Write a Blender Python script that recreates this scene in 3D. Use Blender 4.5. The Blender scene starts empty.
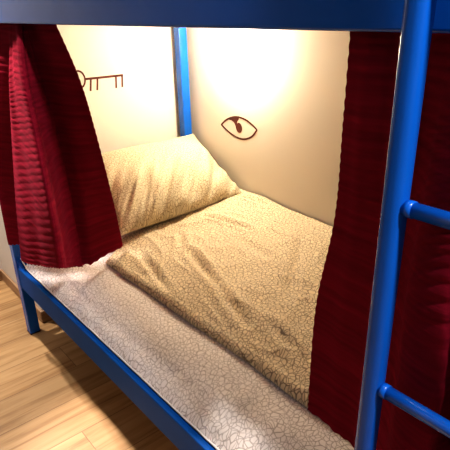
import bpy, bmesh, math, random
from mathutils import Vector, Matrix, noise
random.seed(4)
C = bpy.context.scene.collection
PI = math.pi

# ------------------------------------------------------------------ helpers
def link(name, me, mat=None, parent=None, smooth=False):
    o = bpy.data.objects.new(name, me)
    C.objects.link(o)
    if mat: me.materials.append(mat)
    if parent: o.parent = parent
    if smooth:
        for p in me.polygons: p.use_smooth = True
    return o

def obj(name, bm, mat=None, parent=None, smooth=False):
    bmesh.ops.recalc_face_normals(bm, faces=bm.faces[:])
    me = bpy.data.meshes.new(name)
    bm.to_mesh(me); bm.free()
    return link(name, me, mat, parent, smooth)

def empty(name, loc, label, cat, group=None):
    o = bpy.data.objects.new(name, None)
    C.objects.link(o); o.location = loc
    tag(o, label, cat, group)
    return o

def tag(o, label, cat, group=None):
    o['label'] = label; o['category'] = cat
    if group: o['group'] = group
    return o

def struct(o):
    o['kind'] = 'structure'
    return o

def box(bm, x0, x1, y0, y1, z0, z1, bev=0.0, seg=2):
    r = bmesh.ops.create_cube(bm, size=1)
    vs = r['verts']
    for v in vs:
        v.co = Vector((x0 + (v.co.x + .5) * (x1 - x0), y0 + (v.co.y + .5) * (y1 - y0), z0 + (v.co.z + .5) * (z1 - z0)))
    if bev > 0:
        es = list({e for v in vs for e in v.link_edges})
        bmesh.ops.bevel(bm, geom=es, offset=bev, segments=seg, affect='EDGES', profile=0.5)
    return bm

def boxobj(name, dims, mat, parent=None, bev=0.0, seg=2):
    bm = bmesh.new(); box(bm, *dims, bev, seg)
    o = obj(name, bm, mat, parent)
    if bev: 
        for p in o.data.polygons: p.use_smooth = True
        m = o.modifiers.new('wn', 'WEIGHTED_NORMAL'); m.keep_sharp = False
    return o

def tube(bm, pts, r, n=12, caps=True):
    pts = [Vector(p) for p in pts]
    rings = []
    up = Vector((0, 0, 1))
    for i, p in enumerate(pts):
        d = (pts[min(i + 1, len(pts) - 1)] - pts[max(i - 1, 0)]).normalized()
        a = d.cross(up)
        if a.length < 1e-3: a = d.cross(Vector((0, 1, 0)))
        a.normalize(); b = a.cross(d).normalized()
        rings.append([bm.verts.new(p + (a * math.cos(2 * PI * k / n) + b * math.sin(2 * PI * k / n)) * r) for k in range(n)])
    for i in range(len(rings) - 1):
        for k in range(n):
            bm.faces.new((rings[i][k], rings[i][(k + 1) % n], rings[i + 1][(k + 1) % n], rings[i + 1][k]))
    if caps:
        bm.faces.new(rings[0][::-1]); bm.faces.new(rings[-1])

def lathe(bm, prof, n=32, origin=(0, 0, 0), axis='y'):
    ox, oy, oz = origin
    rings = []
    for r, h in prof:
        ring = []
        for k in range(n):
            a = 2 * PI * k / n
            if axis == 'y': co = (ox + r * math.cos(a), oy + h, oz + r * math.sin(a))
            else: co = (ox + r * math.cos(a), oy + r * math.sin(a), oz + h)
            ring.append(bm.verts.new(co))
        rings.append(ring)
    for i in range(len(rings) - 1):
        for k in range(n):
            bm.faces.new((rings[i][k], rings[i][(k + 1) % n], rings[i + 1][(k + 1) % n], rings[i + 1][k]))
    bm.faces.new(rings[0]); bm.faces.new(rings[-1][::-1])

def grid_mesh(name, nu, nv, fn, mat, parent=None):
    vs = [fn(i / nu, j / nv) for j in range(nv + 1) for i in range(nu + 1)]
    fs = [(j * (nu + 1) + i, j * (nu + 1) + i + 1, (j + 1) * (nu + 1) + i + 1, (j + 1) * (nu + 1) + i)
          for j in range(nv) for i in range(nu)]
    me = bpy.data.meshes.new(name); me.from_pydata([tuple(v) for v in vs], [], fs)
    return link(name, me, mat, parent, True)

def ss(a, b, x):
    t = max(0., min(1., (x - a) / (b - a))); return t * t * (3 - 2 * t)

def nz(x, y, z=0.): return noise.noise(Vector((x, y, z)))

# ------------------------------------------------------------------ materials
def newmat(name):
    m = bpy.data.materials.new(name); m.use_nodes = True
    nt = m.node_tree; nt.nodes.clear()
    out = nt.nodes.new('ShaderNodeOutputMaterial')
    b = nt.nodes.new('ShaderNodeBsdfPrincipled')
    nt.links.new(b.outputs[0], out.inputs[0])
    return m, nt, b

def N(nt, t, **kw):
    n = nt.nodes.new(t)
    for k, v in kw.items(): setattr(n, k, v)
    return n

def math_n(nt, op, a, b=None, clamp=False):
    n = N(nt, 'ShaderNodeMath', operation=op, use_clamp=clamp)
    for i, v in enumerate((a, b)):
        if v is None: continue
        if isinstance(v, (int, float)): n.inputs[i].default_value = v
        else: nt.links.new(v, n.inputs[i])
    return n.outputs[0]

def ramp(nt, fac, stops):
    r = N(nt, 'ShaderNodeValToRGB')
    el = r.color_ramp.elements
    while len(el) < len(stops): el.new(0.5)
    for e, (p, c) in zip(el, stops): e.position = p; e.color = (*c, 1)
    nt.links.new(fac, r.inputs[0]); return r.outputs[0]

def objcoord(nt): return N(nt, 'ShaderNodeTexCoord').outputs['Object']

def plain(name, col, rough=.5, spec=.5, var=.06, scale=6, bump=0., bscale=200, **kw):
    m, nt, b = newmat(name)
    co = objcoord(nt)
    n = N(nt, 'ShaderNodeTexNoise'); n.inputs['Scale'].default_value = scale; n.inputs['Detail'].default_value = 3
    nt.links.new(co, n.inputs['Vector'])
    c = ramp(nt, n.outputs['Fac'], [(.3, tuple(x * (1 - var) for x in col)), (.7, tuple(min(1, x * (1 + var)) for x in col))])
    nt.links.new(c, b.inputs['Base Color'])
    b.inputs['Roughness'].default_value = rough
    b.inputs['Specular IOR Level'].default_value = spec
    for k, v in kw.items(): b.inputs[k.replace('_', ' ')].default_value = v
    if bump:
        n2 = N(nt, 'ShaderNodeTexNoise'); n2.inputs['Scale'].default_value = bscale
        nt.links.new(co, n2.inputs['Vector'])
        bp = N(nt, 'ShaderNodeBump'); bp.inputs['Strength'].default_value = bump; bp.inputs['Distance'].default_value = .002
        nt.links.new(n2.outputs['Fac'], bp.inputs['Height']); nt.links.new(bp.outputs[0], b.inputs['Normal'])
    return m

M_wall = plain('painted_plaster', (.66, .61, .53), .75, .25, .015, 3, .15, 120)
M_wall_white = plain('white_plaster', (.82, .80, .78), .8, .25, .015, 3, .15, 120)
M_wall_far = plain('grey_plaster', (.22, .21, .20), .8, .25, .02)
M_ceil = plain('ceiling_paint', (.5, .5, .5), .9, .2, .01)
M_blue = plain('blue_powder_coat', (.003, .10, .48), .24, .42, .05, 9, .06, 350)
M_paint = plain('brown_wall_paint', (.10, .03, .022), .8, .2, .12, 60)
M_pipe = plain('white_piping', (.8, .78, .76), .6, .3, .02)
M_slat = plain('birch_slats', (.62, .46, .28), .6, .3, .1, 12)
M_dark = plain('rubber_foot', (.02, .02, .025), .7, .3, .05)
M_ticking = plain('mattress_ticking', (.75, .72, .68), .9, .2, .03)
M_lampbase = plain('white_lamp_base', (.85, .83, .8), .4, .5, .02)

def emat(name, col, s):
    m, nt, b = newmat(name)
    b.inputs['Base Color'].default_value = (*col, 1)
    b.inputs['Emission Color'].default_value = (*col, 1)
    b.inputs['Emission Strength'].default_value = s
    return m
M_glow = emat('lit_opal_glass', (1, .88, .68), 270.0)

def crackle(name, base, line, amt=1.0, wl=1.0, tilt=0., dens=1.):
    """cream cotton printed with a crackle of crossing brown threads"""
    m, nt, b = newmat(name)
    tc = N(nt, 'ShaderNodeMapping'); nt.links.new(objcoord(nt), tc.inputs['Vector']); co = tc.outputs[0]
    tc.inputs['Rotation'].default_value = (0, tilt, 0); tc.inputs['Scale'].default_value = (dens, dens, dens)
    w = N(nt, 'ShaderNodeTexNoise'); w.inputs['Scale'].default_value = 22; w.inputs['Detail'].default_value = 1
    nt.links.new(co, w.inputs['Vector'])
    sub = N(nt, 'ShaderNodeVectorMath', operation='SUBTRACT'); sub.inputs[1].default_value = (.5, .5, .5)
    nt.links.new(w.outputs['Color'], sub.inputs[0])
    sc = N(nt, 'ShaderNodeVectorMath', operation='SCALE'); sc.inputs['Scale'].default_value = .030
    nt.links.new(sub.outputs[0], sc.inputs[0])
    add = N(nt, 'ShaderNodeVectorMath', operation='ADD')
    nt.links.new(co, add.inputs[0]); nt.links.new(sc.outputs[0], add.inputs[1])
    mask = None
    for s, off, wd in ((74, 0, .060), (58, 3.7, .050)):
        a2 = N(nt, 'ShaderNodeVectorMath', operation='ADD'); a2.inputs[1].default_value = (off, off * .7, off * .31)
        nt.links.new(add.outputs[0], a2.inputs[0])
        v = N(nt, 'ShaderNodeTexVoronoi', feature='DISTANCE_TO_EDGE', voronoi_dimensions='2D'); v.inputs['Scale'].default_value = s
        nt.links.new(a2.outputs[0], v.inputs['Vector'])
        mr = N(nt, 'ShaderNodeMapRange'); mr.inputs['From Min'].default_value = wd * wl * .5; mr.inputs['From Max'].default_value = wd * wl * 1.5
        mr.inputs['To Min'].default_value = 1; mr.inputs['To Max'].default_value = 0
        nt.links.new(v.outputs['Distance'], mr.inputs['Value'])
        mask = mr.outputs[0] if mask is None else math_n(nt, 'MAXIMUM', mask, mr.outputs[0])
    mask = math_n(nt, 'MULTIPLY', mask, amt)
    mix = N(nt, 'ShaderNodeMix', data_type='RGBA')
    mix.inputs[6].default_value = (*base, 1); mix.inputs[7].default_value = (*line, 1)
    nt.links.new(mask, mix.inputs[0]); nt.links.new(mix.outputs[2], b.inputs['Base Color'])
    b.inputs['Roughness'].default_value = .75; b.inputs['Specular IOR Level'].default_value = .2
    b.inputs['Sheen Weight'].default_value = .15
    n2 = N(nt, 'ShaderNodeTexNoise'); n2.inputs['Scale'].default_value = 26; n2.inputs['Detail'].default_value = 4
    nt.links.new(co, n2.inputs['Vector'])
    bp = N(nt, 'ShaderNodeBump'); bp.inputs['Strength'].default_value = .35; bp.inputs['Distance'].default_value = .006
    nt.links.new(n2.outputs['Fac'], bp.inputs['Height']); nt.links.new(bp.outputs[0], b.inputs['Normal'])
    return m
M_duvet = crackle('duvet_cotton', (.80, .67, .46), (.08, .04, .03), .8, .9)
M_sheet = crackle('sheet_cotton', (.92, .86, .83), (.20, .13, .11), .62, .8)
M_pillow = crackle('pillow_cotton', (.66, .57, .39), (.14, .085, .05), .75, .9, -math.atan2(.222, .375), 1.25)

def curtain_mat():
    m, nt, b = newmat('crinkled_crimson_cloth')
    co = objcoord(nt)
    mp = N(nt, 'ShaderNodeMapping'); mp.inputs['Scale'].default_value = (5, 5, 90)
    nt.links.new(co, mp.inputs['Vector'])
    n = N(nt, 'ShaderNodeTexNoise'); n.inputs['Scale'].default_value = 1; n.inputs['Detail'].default_value = 4; n.inputs['Distortion'].default_value = .3
    nt.links.new(mp.outputs[0], n.inputs['Vector'])
    c = ramp(nt, n.outputs['Fac'], [(.3, (.150, .007, .018)), (.7, (.25, .010, .028))])
    nt.links.new(c, b.inputs['Base Color'])
    b.inputs['Roughness'].default_value = .85; b.inputs['Specular IOR Level'].default_value = .01
    b.inputs['Sheen Weight'].default_value = .02; b.inputs['Sheen Roughness'].default_value = .4
    b.inputs['Sheen Tint'].default_value = (.6, .3, .4, 1)
    bp = N(nt, 'ShaderNodeBump'); bp.inputs['Strength'].default_value = .5; bp.inputs['Distance'].default_value = .004
    nt.links.new(n.outputs['Fac'], bp.inputs['Height']); nt.links.new(bp.outputs[0], b.inputs['Normal'])
    return m
M_curt = curtain_mat()

def floor_mat():
    m, nt, b = newmat('oak_laminate')
    co = objcoord(nt)
    sep = N(nt, 'ShaderNodeSeparateXYZ'); nt.links.new(co, sep.inputs[0])
    W = .172
    u = math_n(nt, 'DIVIDE', math_n(nt, 'SUBTRACT', sep.outputs[0], .022), W)
    row = math_n(nt, 'FLOOR', u); fu = math_n(nt, 'FRACT', u)
    wn = N(nt, 'ShaderNodeTexWhiteNoise', noise_dimensions='1D'); nt.links.new(row, wn.inputs['W'])
    # row 4 (x .71-.88) ends a board at y = -.105
    off = math_n(nt, 'FRACT', math_n(nt, 'MULTIPLY', math_n(nt, 'SUBTRACT', row, 4), .37))
    v = math_n(nt, 'ADD', math_n(nt, 'DIVIDE', math_n(nt, 'ADD', sep.outputs[1], .105), 1.28), off)
    brd = math_n(nt, 'FLOOR', v); fv = math_n(nt, 'FRACT', v)
    wn2 = N(nt, 'ShaderNodeTexWhiteNoise', noise_dimensions='2D')
    cb = N(nt, 'ShaderNodeCombineXYZ'); nt.links.new(row, cb.inputs[0]); nt.links.new(brd, cb.inputs[1]); nt.links.new(cb.outputs[0], wn2.inputs['Vector'])
    eu = math_n(nt, 'MINIMUM', fu, math_n(nt, 'SUBTRACT', 1, fu)); eu = math_n(nt, 'MULTIPLY', eu, W)
    ev = math_n(nt, 'MINIMUM', fv, math_n(nt, 'SUBTRACT', 1, fv)); ev = math_n(nt, 'MULTIPLY', ev, 1.28)
    e = math_n(nt, 'MINIMUM', eu, ev)
    seam = math_n(nt, 'LESS_THAN', e, .0014)
    # grain stretched along the boards, shifted per board
    mp = N(nt, 'ShaderNodeMapping'); mp.inputs['Scale'].default_value = (30, 1.9, 1)
    a = N(nt, 'ShaderNodeVectorMath', operation='ADD')
    sc = N(nt, 'ShaderNodeVectorMath', operation='SCALE'); sc.inputs['Scale'].default_value = 9
    nt.links.new(wn2.outputs['Color'], sc.inputs[0]); nt.links.new(co, a.inputs[0]); nt.links.new(sc.outputs[0], a.inputs[1])
    nt.links.new(a.outputs[0], mp.inputs['Vector'])
    n = N(nt, 'ShaderNodeTexNoise'); n.inputs['Scale'].default_value = 1; n.inputs['Detail'].default_value = 6; n.inputs['Roughness'].default_value = .6; n.inputs['Distortion'].default_value = .6
    nt.links.new(mp.outputs[0], n.inputs['Vector'])
    c = ramp(nt, n.outputs['Fac'], [(.25, (.20, .10, .04)), (.42, (.33, .19, .08)), (.55, (.42, .255, .115)), (.75, (.48, .31, .15))])
    br = N(nt, 'ShaderNodeHueSaturation'); nt.links.new(c, br.inputs['Color'])
    nt.links.new(math_n(nt, 'ADD', math_n(nt, 'MULTIPLY', wn2.outputs['Value'], .22), .9), br.inputs['Value'])
    mix = N(nt, 'ShaderNodeMix', data_type='RGBA'); nt.links.new(math_n(nt, 'MULTIPLY', seam, .65), mix.inputs[0])
    nt.links.new(br.outputs[0], mix.inputs[6]); mix.inputs[7].default_value = (.12, .06, .03, 1)
    nt.links.new(mix.outputs[2], b.inputs['Base Color'])
    b.inputs['Roughness'].default_value = .45; b.inputs['Specular IOR Level'].default_value = .35
    return m
M_rail = plain('shaded_blue_coat', (.003, .085, .36), .55, .08, .06, 9, .06, 350)  # frame's blue coat with shade on the near lower rail put into the colour
M_floor = floor_mat()

def wood_trim():
    m, nt, b = newmat('oak_baseboard')
    mp = N(nt, 'ShaderNodeMapping'); mp.inputs['Scale'].default_value = (4, 4, 60); nt.links.new(objcoord(nt), mp.inputs['Vector'])
    n = N(nt, 'ShaderNodeTexNoise'); n.inputs['Scale'].default_value = 1; n.inputs['Detail'].default_value = 5; nt.links.new(mp.outputs[0], n.inputs['Vector'])
    nt.links.new(ramp(nt, n.outputs['Fac'], [(.3, (.25, .14, .07)), (.7, (.45, .28, .15))]), b.inputs['Base Color'])
    b.inputs['Roughness'].default_value = .5
    return m
M_base = wood_trim()

# ------------------------------------------------------------------ room
WY = .955          # long wall beside the bed
HX = -.045         # head wall
RY = .066          # where the head wall returns
LX = -.60
struct(boxobj('floor', (-.75, 3.25, -2.5, 1.1, -.06, 0), M_floor))
struct(boxobj('ceiling', (-.75, 3.25, -2.5, 1.1, 2.5, 2.56), M_ceil))
struct(boxobj('wall_right', (HX, 3.25, WY, WY + .1, 0, 2.5), M_wall))
struct(boxobj('wall_head', (LX, HX, RY, WY + .1, 0, 2.5), M_wall))
struct(boxobj('wall_left', (LX - .1, LX, -2.5, WY + .1, 0, 2.5), M_wall_white))
struct(boxobj('wall_front', (LX, 3.25, -2.5, -2.4, 0, 2.5), M_wall_far))
struct(boxobj('wall_foot', (3.15, 3.25, -2.4, WY, 0, 2.5), M_wall_far))
def skirting(name, x0, x1, y0, y1):
    bm = bmesh.new(); box(bm, x0, x1, y0, y1, 0, .062, .004, 2)
    return struct(obj(name, bm, M_base))
skirting('baseboard_head', LX + .013, HX + .001, RY - .013, RY)
skirting('baseboard_left', LX, LX + .013, -2.4, RY)
skirting('baseboard_right', HX + .012, 3.15, WY - .013, WY)
skirting('baseboard_end', HX, HX + .013, RY - .013, WY - .013)

# ------------------------------------------------------------------ bunk bed
bed = empty('bunk_bed', (0, 0, 0), 'blue metal bunk bed frame with square posts and flat side rails', 'bunk bed')
L, WB = 2.24, .92
for px, py in ((0, 0), (0, WB - .012), (L, 0), (L, WB - .012)):
    h = .0225
    p = boxobj('post', (px - h, px + h, py - h, py + h, .004, 1.95), M_blue, bed, .004)
    f = bmesh.new(); box(f, px - h - .001, px + h + .001, py - h - .001, py + h + .001, 0, .006, .002)
    obj('rubber_foot', f, M_dark, p)
boxobj('side_rail', (.022, L - .022, -.020, .001, .242, .343), M_rail, bed, .004)
boxobj('side_rail', (.022, L - .022, WB - .022, WB + .004, .232, .345), M_blue, bed, .004)
boxobj('side_rail', (.022, L - .022, -.022, .012, 1.310, 1.470), M_blue, bed, .005)
boxobj('side_rail', (.022, L - .022, WB - .022, WB + .004, 1.372, 1.470), M_blue, bed, .004)
for ex in (0, L):
    boxobj('end_rail', (ex - .012, ex + .012, .022, WB - .034, .25, .33), M_blue, bed, .004)
    boxobj('end_rail', (ex - .012, ex + .012, .022, WB - .034, 1.375, 1.455), M_blue, bed, .004)
    boxobj('end_rail', (ex - .012, ex + .012, .022, WB - .034, 1.88, 1.92), M_blue, bed, .004)
for gy in (0, WB - .012):
    boxobj('guard_rail', (.022, L - .022, gy - .012, gy + .012, 1.72, 1.76), M_blue, bed, .004)
# curved corner gusset where the near lower rail meets the head post
bm = bmesh.new()
prof = [(.022, .345), (.022, .40)] + [(.022 + .055 * (1 - math.cos(a)), .40 - .055 * math.sin(a)) for a in [PI / 2 * i / 8 for i in range(1, 9)]]
f = [bm.verts.new((x, -.016, z)) for x, z in prof]; bk = [bm.verts.new((x, -.006, z)) for x, z in prof]
bm.faces.new(f); bm.faces.new(bk[::-1])
for i in range(len(prof)):
    j = (i + 1) % len(prof); bm.faces.new((f[i], bk[i], bk[j], f[j]))
obj('gusset', bm, M_blue, bed)
# slats of the lower bunk
for i in range(16):
    x = .12 + i * .134
    boxobj('slat', (x - .035, x + .035, .010, WB - .022, .250, .262), M_slat, bed, .002)
boxobj('light_block_base', (.024, L - .024, .014, WB - .024, 1.376, 1.390), M_slat, bed)  # unseen solid panel added to block light through the upper bunk
# bracket angle under the rail at the head
# ------------------------------------------------------------------ ladder
lad = empty('bunk_ladder', (1.96, -.06, 0), 'blue metal ladder with round rungs standing against the side rail', 'ladder')
LY = -.045
def ladpart(name, bm, par=lad, smooth=True):
    o = obj(name, bm, M_blue, par, smooth); o.matrix_parent_inverse = Matrix.Translation((-1.96, .06, 0)) if par is lad else par.matrix_parent_inverse
    return o
for sx in (1.786, 2.155):
    bm = bmesh.new(); box(bm, sx - .0145, sx + .0145, LY - .0145, LY + .0145, 0.0, 1.62, .0115, 6)
    for v in bm.verts:
        if sx < 2: v.co.x -= .018 * max(0., 1.34 - v.co.z)
    s = ladpart('stile', bm)
    bm = bmesh.new(); tube(bm, [(sx, LY, 1.62 - .01), (sx, LY, 1.65), (sx, LY + .02, 1.675), (sx, LY + .05, 1.685)], .011); ladpart('hook', bm)
for k in range(5):
    z = .302 + .272 * k
    bm = bmesh.new(); tube(bm, [(1.780, LY, z), (2.144, LY, z)], .0098, 20)
    r = ladpart('rung', bm)
    for sx, d in ((1.803 - .018 * max(0, 1.34 - z), 1), (2.138, -1)):       # weld beads
        bm = bmesh.new()
        tube(bm, [(sx - .004 * d, LY, z), (sx, LY, z), (sx + .005 * d, LY, z)], .0108, 20)
        w = obj('weld', bm, M_blue, r, True)
# curtain rods would sit behind the upper rail
rod = bmesh.new(); tube(rod, [(.024, .030, 1.335), (L - .024, .030, 1.335)], .006, 12)
obj('curtain_rod', rod, M_blue, bed, True)

# ------------------------------------------------------------------ mattress with fitted sheet
mat = empty('mattress', (0, 0, 0), 'mattress in a pale crackle print fitted sheet on the lower bunk', 'mattress')
boxobj('mattress_core', (.045, 2.18, .030, .890, .2625, .385), M_ticking, mat, .03, 4)
SP = [(.004, .305), (.004, .338), (.0, .352), (.016, .372), (.045, .390), (.075, .407), (.115, .421), (.17, .431), (.25, .436), (.5, .438), (.8, .438), (.915, .436), (.93, .42), (.93, .31)]
def poly(P, t):
    n = len(P) - 1; s = t * n; i = min(int(s), n - 1); f = s - i
    p0 = P[max(i - 1, 0)]; p1 = P[i]; p2 = P[i + 1]; p3 = P[min(i + 2, n)]
    return tuple(.5 * ((2 * b) + (-a + c) * f + (2 * a - 5 * b + 4 * c - d) * f * f + (-a + 3 * b - 3 * c + d) * f ** 3) for a, b, c, d in zip(p0, p1, p2, p3))
def sheet(u, v):
    x = .026 + u * 2.175
    y, z = poly(SP, v)
    # head and foot ends roll down
    e = min(u * 2.175, (1 - u) * 2.175)
    k = max(0., 1 - e / .06)
    z -= (1 - math.sqrt(max(0, 1 - k * k))) * .09 * (1 if z > .35 else .3)
    # soft gathers down the front side and shallow dents on top
    side = ss(.22, .03, y)
    z += side * ss(.335, .37, z) * (.006 * nz(x * 9, y * 4, 1.3) + .004 * nz(x * 24, y * 8, 4.))
    y += side * .0035 * nz(x * 16, z * 10, 7.) * ss(.345, .36, z)
    z += .003 * nz(x * 4, y * 6, 2.) if z > .4 else 0
    return (x, max(y, .0035 if z < .345 else -.004), z)
sh = grid_mesh('fitted_sheet', 260, 90, sheet, M_sheet, mat)
bm = bmesh.new()
tube(bm, [(.03 + i * .02, -.0012 + .0008 * nz(i * .7, 2), .3515 + .002 * nz(i * .35, 0) + .03 * max(0, 1 - i * .02 / .10) ** 2) for i in range(107)], .0026, 8)
obj('piping', bm, M_pipe, sh, True)

# ------------------------------------------------------------------ duvet
def seg_d(p, a, b):
    ax, ay = a; bx, by = b; dx, dy = bx - ax, by - ay
    t = max(0, min(1, ((p[0] - ax) * dx + (p[1] - ay) * dy) / (dx * dx + dy * dy)))
    return math.hypot(p[0] - ax - t * dx, p[1] - ay - t * dy), t
CREASE = [((.66, .43), (.90, .357), .013, .016), ((.90, .357), (1.14, .285), .009, .016), ((.46, .655), (.70, .70), .010, .014),
          ((.43, .885), (.60, .895), .008, .013), ((1.19, .326), (1.36, .286), .006, .015), ((.52, .30), (.80, .235), .006, .014),
          ((.88, .80), (1.15, .45), .004, .02), ((.50, .50), (.62, .42), .007, .014), ((.72, .62), (.95, .60), .004, .02)]
DX0, DX1, DY0, DY1 = .32, 2.14, .196, .945
def duvet(u, v):
    # pack samples toward the edges
    x = DX0 + (DX1 - DX0) * u
    vv = v ** 1.25
    y = DY0 + (DY1 - DY0) * vv
    e0 = .010 * nz(x * 3.1, 0, 3) + .004 * nz(x * 11, 0, 5)
    if v < .3: y += e0 * (1 - v / .3)
    x += (.012 * nz(y * 7, 3)) * max(0, 1 - u * 8) + .105 * (1 - ss(.19, .36, y)) * (1 - u) ** 3
    d = min(y - DY0 - e0 * max(0, 1 - v / .3), 9); d = min(d, x - DX0, DX1 - x)
    d = vv * (DY1 - DY0)
    du = min(u, 1 - u) * (DX1 - DX0)
    def rnd(d, r): k = max(0., 1 - d / r); return math.sqrt(max(0., 1 - k * k))
    e = rnd(d, .022) * rnd(du, .030)
    t = (y - DY0) / (DY1 - DY0)
    h = .019 + .030 * ss(-.02, .22, t) + .034 * ss(.1, 1.0, t) + .018 * math.exp(-((x - .5) / .22) ** 2 - ((y - .9) / .3) ** 2)
    w = .006 * nz(x * 4, y * 5, 9) + .0035 * nz(x * 9 + y * 5, y * 11 - x * 4, 3)
    r = 1 - abs(nz(x * 5 + y * 2.5, y * 9 - x * 1.0, 6)) * 2.2
    w += .005 * max(0, r) ** 3
    for a, b, dep, wd in CREASE:
        q, tt = seg_d((x, y), a, b)
        fade = math.sin(PI * min(1, max(0, tt * .9 + .05))) ** .6
        w += -dep * math.exp(-(q / wd) ** 2) * fade + dep * .7 * math.exp(-((q - wd * 1.7) / wd) ** 2) * fade
    # hem bead just inside the near edge
    w += .0016 * math.exp(-((d - .022) / .004) ** 2)
    return (x, y, .4395 + (h + w * min(1, d / .05)) * e)
grid = grid_mesh('duvet', 420, 230, duvet, M_duvet)
tag(grid, 'cream duvet with brown crackle print spread on the lower bunk', 'duvet')

# ------------------------------------------------------------------ pillow leaning on the head wall
PW, PH, PT = .322, .216, .088
pc = Vector((.222, .605, .640))
ey = Vector((0, 1, 0)); ea = Vector((-.375, -.0, .222)).normalized(); en = ey.cross(ea).normalized()
if en.x < 0: en = -en
def pil(a, b, side):
    x = a * (1 - .045 * (1 - b * b) * abs(a) ** 2); y = b * (1 - .05 * (1 - a * a) * abs(b) ** 2)
    # corners poke out
    cr = (abs(a) * abs(b)) ** 6
    x += .02 * cr * (1 if a > 0 else -1); y += .05 * cr * (1 if b > 0 else -1)
    t = (max(0, 1 - abs(a) ** 3.2) ** .55) * (max(0, 1 - abs(b) ** 2.8) ** .55)
    X, Y = x * PW, y * PH
    th = PT * t * (1 - .10 * b)
    if side > 0:
        # fan of wrinkles rising from the bottom edge
        q = .5 - .5 * b
        wr = nz(X * 19 - Y * 15, X * 3 + Y * 4.0, 4) * .030 * ss(.15, .75, q) + nz(X * 42 - Y * 34, Y * 8, 8) * .014 * ss(.3, .9, q)
        wr += nz(X * 7, Y * 8, 2) * .008
        th += wr * min(1, t * 1.6)
    return pc + ey * X + ea * Y + en * (th * side * (1 if side > 0 else 1.1))
def pillow_obj():
    nu, nv = 150, 110
    bm = bmesh.new()
    for side in (1, -1):
        g = []
        for j in range(nv + 1):
            row = []
            for i in range(nu + 1):
                a = math.sin((i / nu * 2 - 1) * PI / 2); b = math.sin((j / nv * 2 - 1) * PI / 2)
                p = pil(a, b, side)
                p.x = max(p.x, HX + .006); p.y = min(p.y, WY - .006)
                p.z = max(p.z, .4425 + .048 * ss(.31, .36, p.x))
                row.append(bm.verts.new(p))
            g.append(row)
        for j in range(nv):
            for i in range(nu):
                q = (g[j][i], g[j][i + 1], g[j + 1][i + 1], g[j + 1][i])
                bm.faces.new(q if side > 0 else q[::-1])
    bmesh.ops.remove_doubles(bm, verts=bm.verts[:], dist=.0002)
    return obj('pillow', bm, M_pillow, None, True)
pl = pillow_obj()
tag(pl, 'plump cream pillow with crackle print leaning on the head wall', 'pillow')

# ------------------------------------------------------------------ curtains
def catmull(P, t):
    n = len(P) - 1; s = max(0, min(1, t)) * n; i = min(int(s), n - 1); f = s - i
    p0 = P[max(i - 1, 0)]; p1 = P[i]; p2 = P[i + 1]; p3 = P[min(i + 2, n)]
    return .5 * ((2 * p1) + (-p0 + p2) * f + (2 * p0 - 5 * p1 + 4 * p2 - p3) * f * f + (-p0 + 3 * p1 - 3 * p2 + p3) * f ** 3)
def curtain(name, cols, pleats, label, nu=320, nv=330, seed=0, amp=.012, flip=1, nrm=(0, -1, 0), rgu=None, ridge=.0017):
    cols = [[Vector(p) for p in c] for c in cols]
    us = [0]
    for a, b in zip(cols[:-1], cols[1:]): us.append(us[-1] + max((a[2] - b[2]).length, (a[-1] - b[-1]).length * .7, .03))
    tot = us[-1]; us = [u / tot for u in us]
    def P(u, v):
        k = 0
        while k < len(us) - 2 and u > us[k + 1]: k += 1
        f = (u - us[k]) / (us[k + 1] - us[k]); 
        s = (k + f) / (len(cols) - 1)
        c = [catmull(c_, v) for c_ in cols]
        return catmull(c, s)
    base = [[P(i / nu, j / nv) for i in range(nu + 1)] for j in range(nv + 1)]
    verts = []
    for j in range(nv + 1):
        for i in range(nu + 1):
            u, v = i / nu, j / nv
            p = base[j][i]
            du = base[j][min(i + 1, nu)] - base[j][max(i - 1, 0)]; dv = base[min(j + 1, nv)][i] - base[max(j - 1, 0)][i]
            n = du.cross(dv)
            n = n.normalized() if n.length > 1e-9 else Vector(nrm)
            if n.dot(Vector(nrm)) < -.2: n = -n
            a = 0
            for (cu, w, h, dr) in pleats:
                x = (u - cu - dr * (v - .5)) / w
                a += h * math.exp(-x * x) * (.55 + .45 * v)
            ph = 9 * nz(u * 2.0, v * .6, seed)
            a += amp * .15 * math.sin(u * 44 + ph) * (1 - .4 * v) 
            z = v * .87 * 2 * PI / .0215 + 2.6 * nz(u * 3.2, v * 2.2, seed + 3) + 1.6 * nz(u * 22, v * 7, seed + 5)
            br = .55 + .6 * nz(u * 14, v * 16, seed + 9)
            rg = (abs(math.sin(z / 2)) - .6) * ridge * br * 1.6 * (rgu(u) if rgu else 1)
            a += rg
            fr = 0
            p2 = p + n * a
            if v > .995: p2.z += .002 * math.sin(u * 260)
            # scalloped selvedges
            edge = max(0, 1 - u * 40) - max(0, 1 - (1 - u) * 40)
            if edge: p2 = p2 - du.normalized() * edge * .0006 * math.sin(z) if du.length > 1e-9 else p2
            if p2.z > 1.3085: p2.y = max(p2.y, .0185)
            verts.append(tuple(p2))
    fs = [(j * (nu + 1) + i, j * (nu + 1) + i + 1, (j + 1) * (nu + 1) + i + 1, (j + 1) * (nu + 1) + i) for j in range(nv) for i in range(nu)]
    me = bpy.data.meshes.new(name); me.from_pydata(verts, [], fs)
    o = link(name, me, M_curt, None, True)
    m = o.modifiers.new('thick', 'SOLIDIFY'); m.thickness = .0018; m.offset = 0
    tag(o, label, 'curtain', 'crimson privacy curtains of the lower bunk')
    return o

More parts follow.
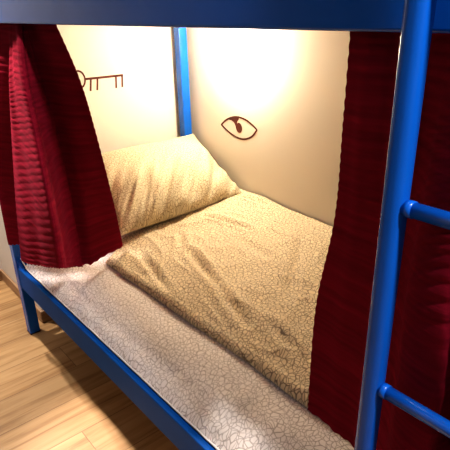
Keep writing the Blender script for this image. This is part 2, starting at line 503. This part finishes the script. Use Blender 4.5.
T = 1.345
colsL = [
 [(.03, .02, T), (.05, -.028, 1.10), (.06, -.034, .90), (.055, -.040, .70), (.060, -.045, .490)],
 [(.20, .02, T), (.21, -.034, 1.14), (.17, -.040, .97), (.115, -.046, .70), (.115, -.050, .492)],
 [(.32, .02, T), (.330, .006, 1.14), (.28, .000, .97), (.215, -.012, .72), (.185, -.018, .500)],
 [(.385, .02, T), (.370, -.020, 1.144), (.326, -.030, .980), (.262, -.040, .717), (.215, -.050, .458)],
 [(.415, .015, T), (.473, -.030, 1.168), (.482, -.045, 1.007), (.51, -.060, .789), (.46, -.055, .531)],
 [(.470, .010, T), (.590, -.048, 1.178), (.667, -.070, 1.040), (.718, -.080, .850), (.664, -.060, .604)],
 [(.510, .02, T), (.548, .010, 1.171), (.550, .025, 1.006), (.525, .040, .768), (.480, .058, .496)],
 [(.600, .02, T), (.608, .034, 1.173), (.600, .060, 1.011), (.546, .100, .762), (.478, .126, .486)],
 [(.67, .02, T), (.728, .050, 1.179), (.662, .110, 1.009), (.543, .200, .730), (.442, .268, .494)],
]
curtain('bed_curtain', colsL, [(.74, .025, .008, .0), (.85, .03, -.008, .02), (.93, .03, .006, .02), (.12, .03, .006, 0)],
        'crimson crinkled curtain gathered beside the head post, its hem tossed onto the bed', seed=1, rgu=lambda u: .6)
colsR = [
 [(1.648, .02, T), (1.638, .030, 1.189), (1.602, .070, 1.012), (1.538, .110, .790), (1.517, .125, .515)],
 [(1.690, .02, T), (1.685, .020, 1.197), (1.661, .060, 1.032), (1.627, .100, .794), (1.610, .130, .505)],
 [(1.725, .02, T), (1.722, .022, 1.201), (1.712, .045, 1.053), (1.700, .065, .848), (1.672, .100, .500)],
 [(1.755, .02, T), (1.745, .048, 1.206), (1.740, .055, 1.067), (1.742, .060, .874), (1.745, .055, .500)],
 [(1.790, .02, T), (1.792, .010, 1.216), (1.793, .004, 1.118), (1.791, -.003, .925), (1.800, -.003, .450)],
 [(1.815, .015, T), (1.830, -.014, 1.223), (1.835, -.016, 1.133), (1.846, -.018, .960), (1.860, -.018, .440)],
 [(1.835, .02, T), (1.845, .026, 1.216), (1.850, .030, 1.120), (1.862, .030, .940), (1.880, .030, .440)],
 [(1.880, .02, T), (1.890, -.010, 1.216), (1.895, -.016, 1.089), (1.910, -.016, .925), (1.92, -.016, .440)],
 [(1.930, .02, T), (1.940, .026, 1.216), (1.940, .030, 1.089), (1.950, .030, .925), (1.96, .030, .440)],
 [(2.02, .02, T), (2.02, -.004, 1.216), (2.02, -.010, 1.089), (2.03, -.010, .925), (2.04, -.010, .440)],
 [(2.18, .02, T), (2.18, .010, 1.216), (2.18, .006, 1.089), (2.18, .004, .925), (2.18, .004, .440)],
]
curtain('bed_curtain', colsR, [(.07, .02, .006, 0), (.13, .02, -.006, -.02)],
        'crimson crinkled curtain hanging behind the blue ladder at the foot end', seed=12, rgu=lambda u: .55 + 1.3 * ss(.3, .45, u), ridge=.0019)

# ------------------------------------------------------------------ wall drawings
def ribbon(bm, pts, w, closed=False):
    """flat painted stroke in 2-D (a, z) returned as faces"""
    n = len(pts); L_, R_ = [], []
    for i, p in enumerate(pts):
        a = pts[(i - 1) % n] if closed or i > 0 else p
        b = pts[(i + 1) % n] if closed or i < n - 1 else p
        d = Vector((b[0] - a[0], b[1] - a[1])).normalized(); q = Vector((-d.y, d.x)) * w / 2
        L_.append((p[0] + q.x, p[1] + q.y)); R_.append((p[0] - q.x, p[1] - q.y))
    return L_, R_
def stroke(bm, pts, w, place, closed=False):
    L_, R_ = ribbon(bm, pts, w, closed)
    lv = [bm.verts.new(place(*p)) for p in L_]; rv = [bm.verts.new(place(*p)) for p in R_]
    m = len(pts)
    for i in range(m if closed else m - 1):
        j = (i + 1) % m; bm.faces.new((lv[i], lv[j], rv[j], rv[i]))
def fill(bm, pts, place): bm.faces.new([bm.verts.new(place(*p)) for p in pts])
# key on the head wall (y, z)
pk = lambda a, z: (HX + .0012, a, z)
bm = bmesh.new()
stroke(bm, [(.429, 1.0655), (.50, 1.0645), (.613, 1.0635)], .010, pk)
for a0, a1, zb in ((.455, .447, 1.013), (.487, .479, 1.013), (.577, .572, 1.011), (.608, .603, 1.012)):
    stroke(bm, [(a0, 1.064), (a1, zb)], .009, pk)
stroke(bm, [(.398 + .030 * math.cos(t * PI / 16), 1.066 + .036 * math.sin(t * PI / 16)) for t in range(32)], .008, pk, True)
k = obj('wall_drawing', bm, M_paint); tag(k, 'brown outline of a key painted on the head wall', 'wall drawing')
# eye on the long wall (x, z)
pe = lambda a, z: (a, WY - .0012, z)
def arc(pts, n=40): 
    P = [Vector(p) for p in pts]; return [tuple(catmull(P, i / n)) for i in range(n + 1)]
bm = bmesh.new()
up = arc([(.226, .825), (.262, .852), (.305, .870), (.350, .877), (.400, .871), (.440, .855), (.470, .838)])
lo = arc([(.470, .838), (.440, .806), (.405, .788), (.368, .781), (.325, .785), (.275, .801), (.226, .825)])
stroke(bm, up[:-1] + lo[:-1], .0085, pe, True)
fill(bm, [(.272, .857), (.290, .865), (.320, .873), (.350, .876), (.352, .868), (.342, .858), (.338, .845), (.345, .838), (.340, .822), (.330, .826), (.326, .838), (.318, .848), (.300, .856)], pe)
fill(bm, [(.352 + .021 * math.cos(t * PI / 12) , .829 + .023 * math.sin(t * PI / 12) ) for t in range(24)], lambda a, z: (a, WY - .0014, z))
e = obj('wall_drawing', bm, M_paint); tag(e, 'brown outline of an eye painted on the long wall', 'wall drawing')

# ------------------------------------------------------------------ reading lamp
lamp = empty('wall_lamp', (.385, WY, 1.19), 'lit globe wall lamp glowing just under the upper bunk', 'lamp')
inv = Matrix.Translation((-.385, -WY, -1.19))
bm = bmesh.new(); lathe(bm, [(.042, 0), (.042, -.008), (.036, -.014), (.020, -.018), (.018, -.030)], 32, (.385, WY, 1.19)); o = obj('lamp_base', bm, M_lampbase, lamp, True); o.matrix_parent_inverse = inv
bm = bmesh.new(); bmesh.ops.create_uvsphere(bm, u_segments=32, v_segments=20, radius=.042)
for v in bm.verts: v.co = v.co.copy() + Vector((.385, WY - .068, 1.19))
o = obj('lamp_shade', bm, M_glow, lamp, True); o.matrix_parent_inverse = inv

# ------------------------------------------------------------------ lights
def area(name, loc, size, power, col, target):
    l = bpy.data.lights.new(name, 'AREA'); l.size = size; l.energy = power; l.color = col
    o = bpy.data.objects.new(name, l); C.objects.link(o); o.location = loc
    o.rotation_euler = (Vector(target) - Vector(loc)).to_track_quat('-Z', 'Y').to_euler()
    return o
def spot(name, loc, r, power, col, target, cone, blend):
    l = bpy.data.lights.new(name, 'SPOT'); l.shadow_soft_size = r; l.energy = power; l.color = col; l.spot_size = math.radians(cone); l.spot_blend = blend
    o = bpy.data.objects.new(name, l); C.objects.link(o); o.location = loc
    o.rotation_euler = (Vector(target) - Vector(loc)).to_track_quat('-Z', 'Y').to_euler()
    return o
spot('ceiling_spot', (-.46, -.13, 2.42), .035, 150, (1, .93, .87), (.25, -.45, 0), 74, .5)
spot('corner_fill_spot', (-.2, -1.7, 2.0), .2, 45, (1, .93, .93), (-.35, 0, .25), 34, .8)  # added to brighten the left corner walls; no known lamp there
spot('curtain_fill_spot', (-.54, -.20, 2.25), .04, 340, (1, .84, .74), (.36, -.08, 1.0), 24, .7)  # extra light put in to brighten the left curtain's outer fold
area('room_light', (1.6, -1.9, 2.2), 1.0, .3, (1, .93, .9), (.8, 0, .5))
w = bpy.data.worlds.new('w'); bpy.context.scene.world = w; w.use_nodes = True
w.node_tree.nodes['Background'].inputs[0].default_value = (.9, .9, 1, 1); w.node_tree.nodes['Background'].inputs[1].default_value = .02

area('foot_light', (2.7, -1.4, 2.3), .5, 2.0, (.9, .92, 1), (1.6, 0, .8))
area('ladder_fill', (2.60, -.15, 2.42), .10, 34, (1, .95, .93), (1.9, -.1, .9))  # added fill for the ladder and right curtain folds, no actual fixture
# ------------------------------------------------------------------ camera
cam = bpy.data.cameras.new('camera'); cam.sensor_width = 36; cam.sensor_fit = 'HORIZONTAL'; cam.lens = 36 * 516.372 / 450; cam.clip_start = .02
co = bpy.data.objects.new('camera', cam); C.objects.link(co)
R = [[0.64132502, -0.28549307, -0.71217689], [0.76675049, 0.27259826, 0.58119178], [-0.02821196, 0.91879481, -0.39372604]]
co.matrix_world = Matrix(((R[0][0], R[0][1], -R[0][2], 2.09588), (R[1][0], R[1][1], -R[1][2], -.568494), (R[2][0], R[2][1], -R[2][2], 1.345584), (0, 0, 0, 1)))
bpy.context.scene.camera = co
vs = bpy.context.scene.view_settings
vs.view_transform = 'Standard'; vs.look = 'Medium High Contrast'; vs.exposure = 0.32
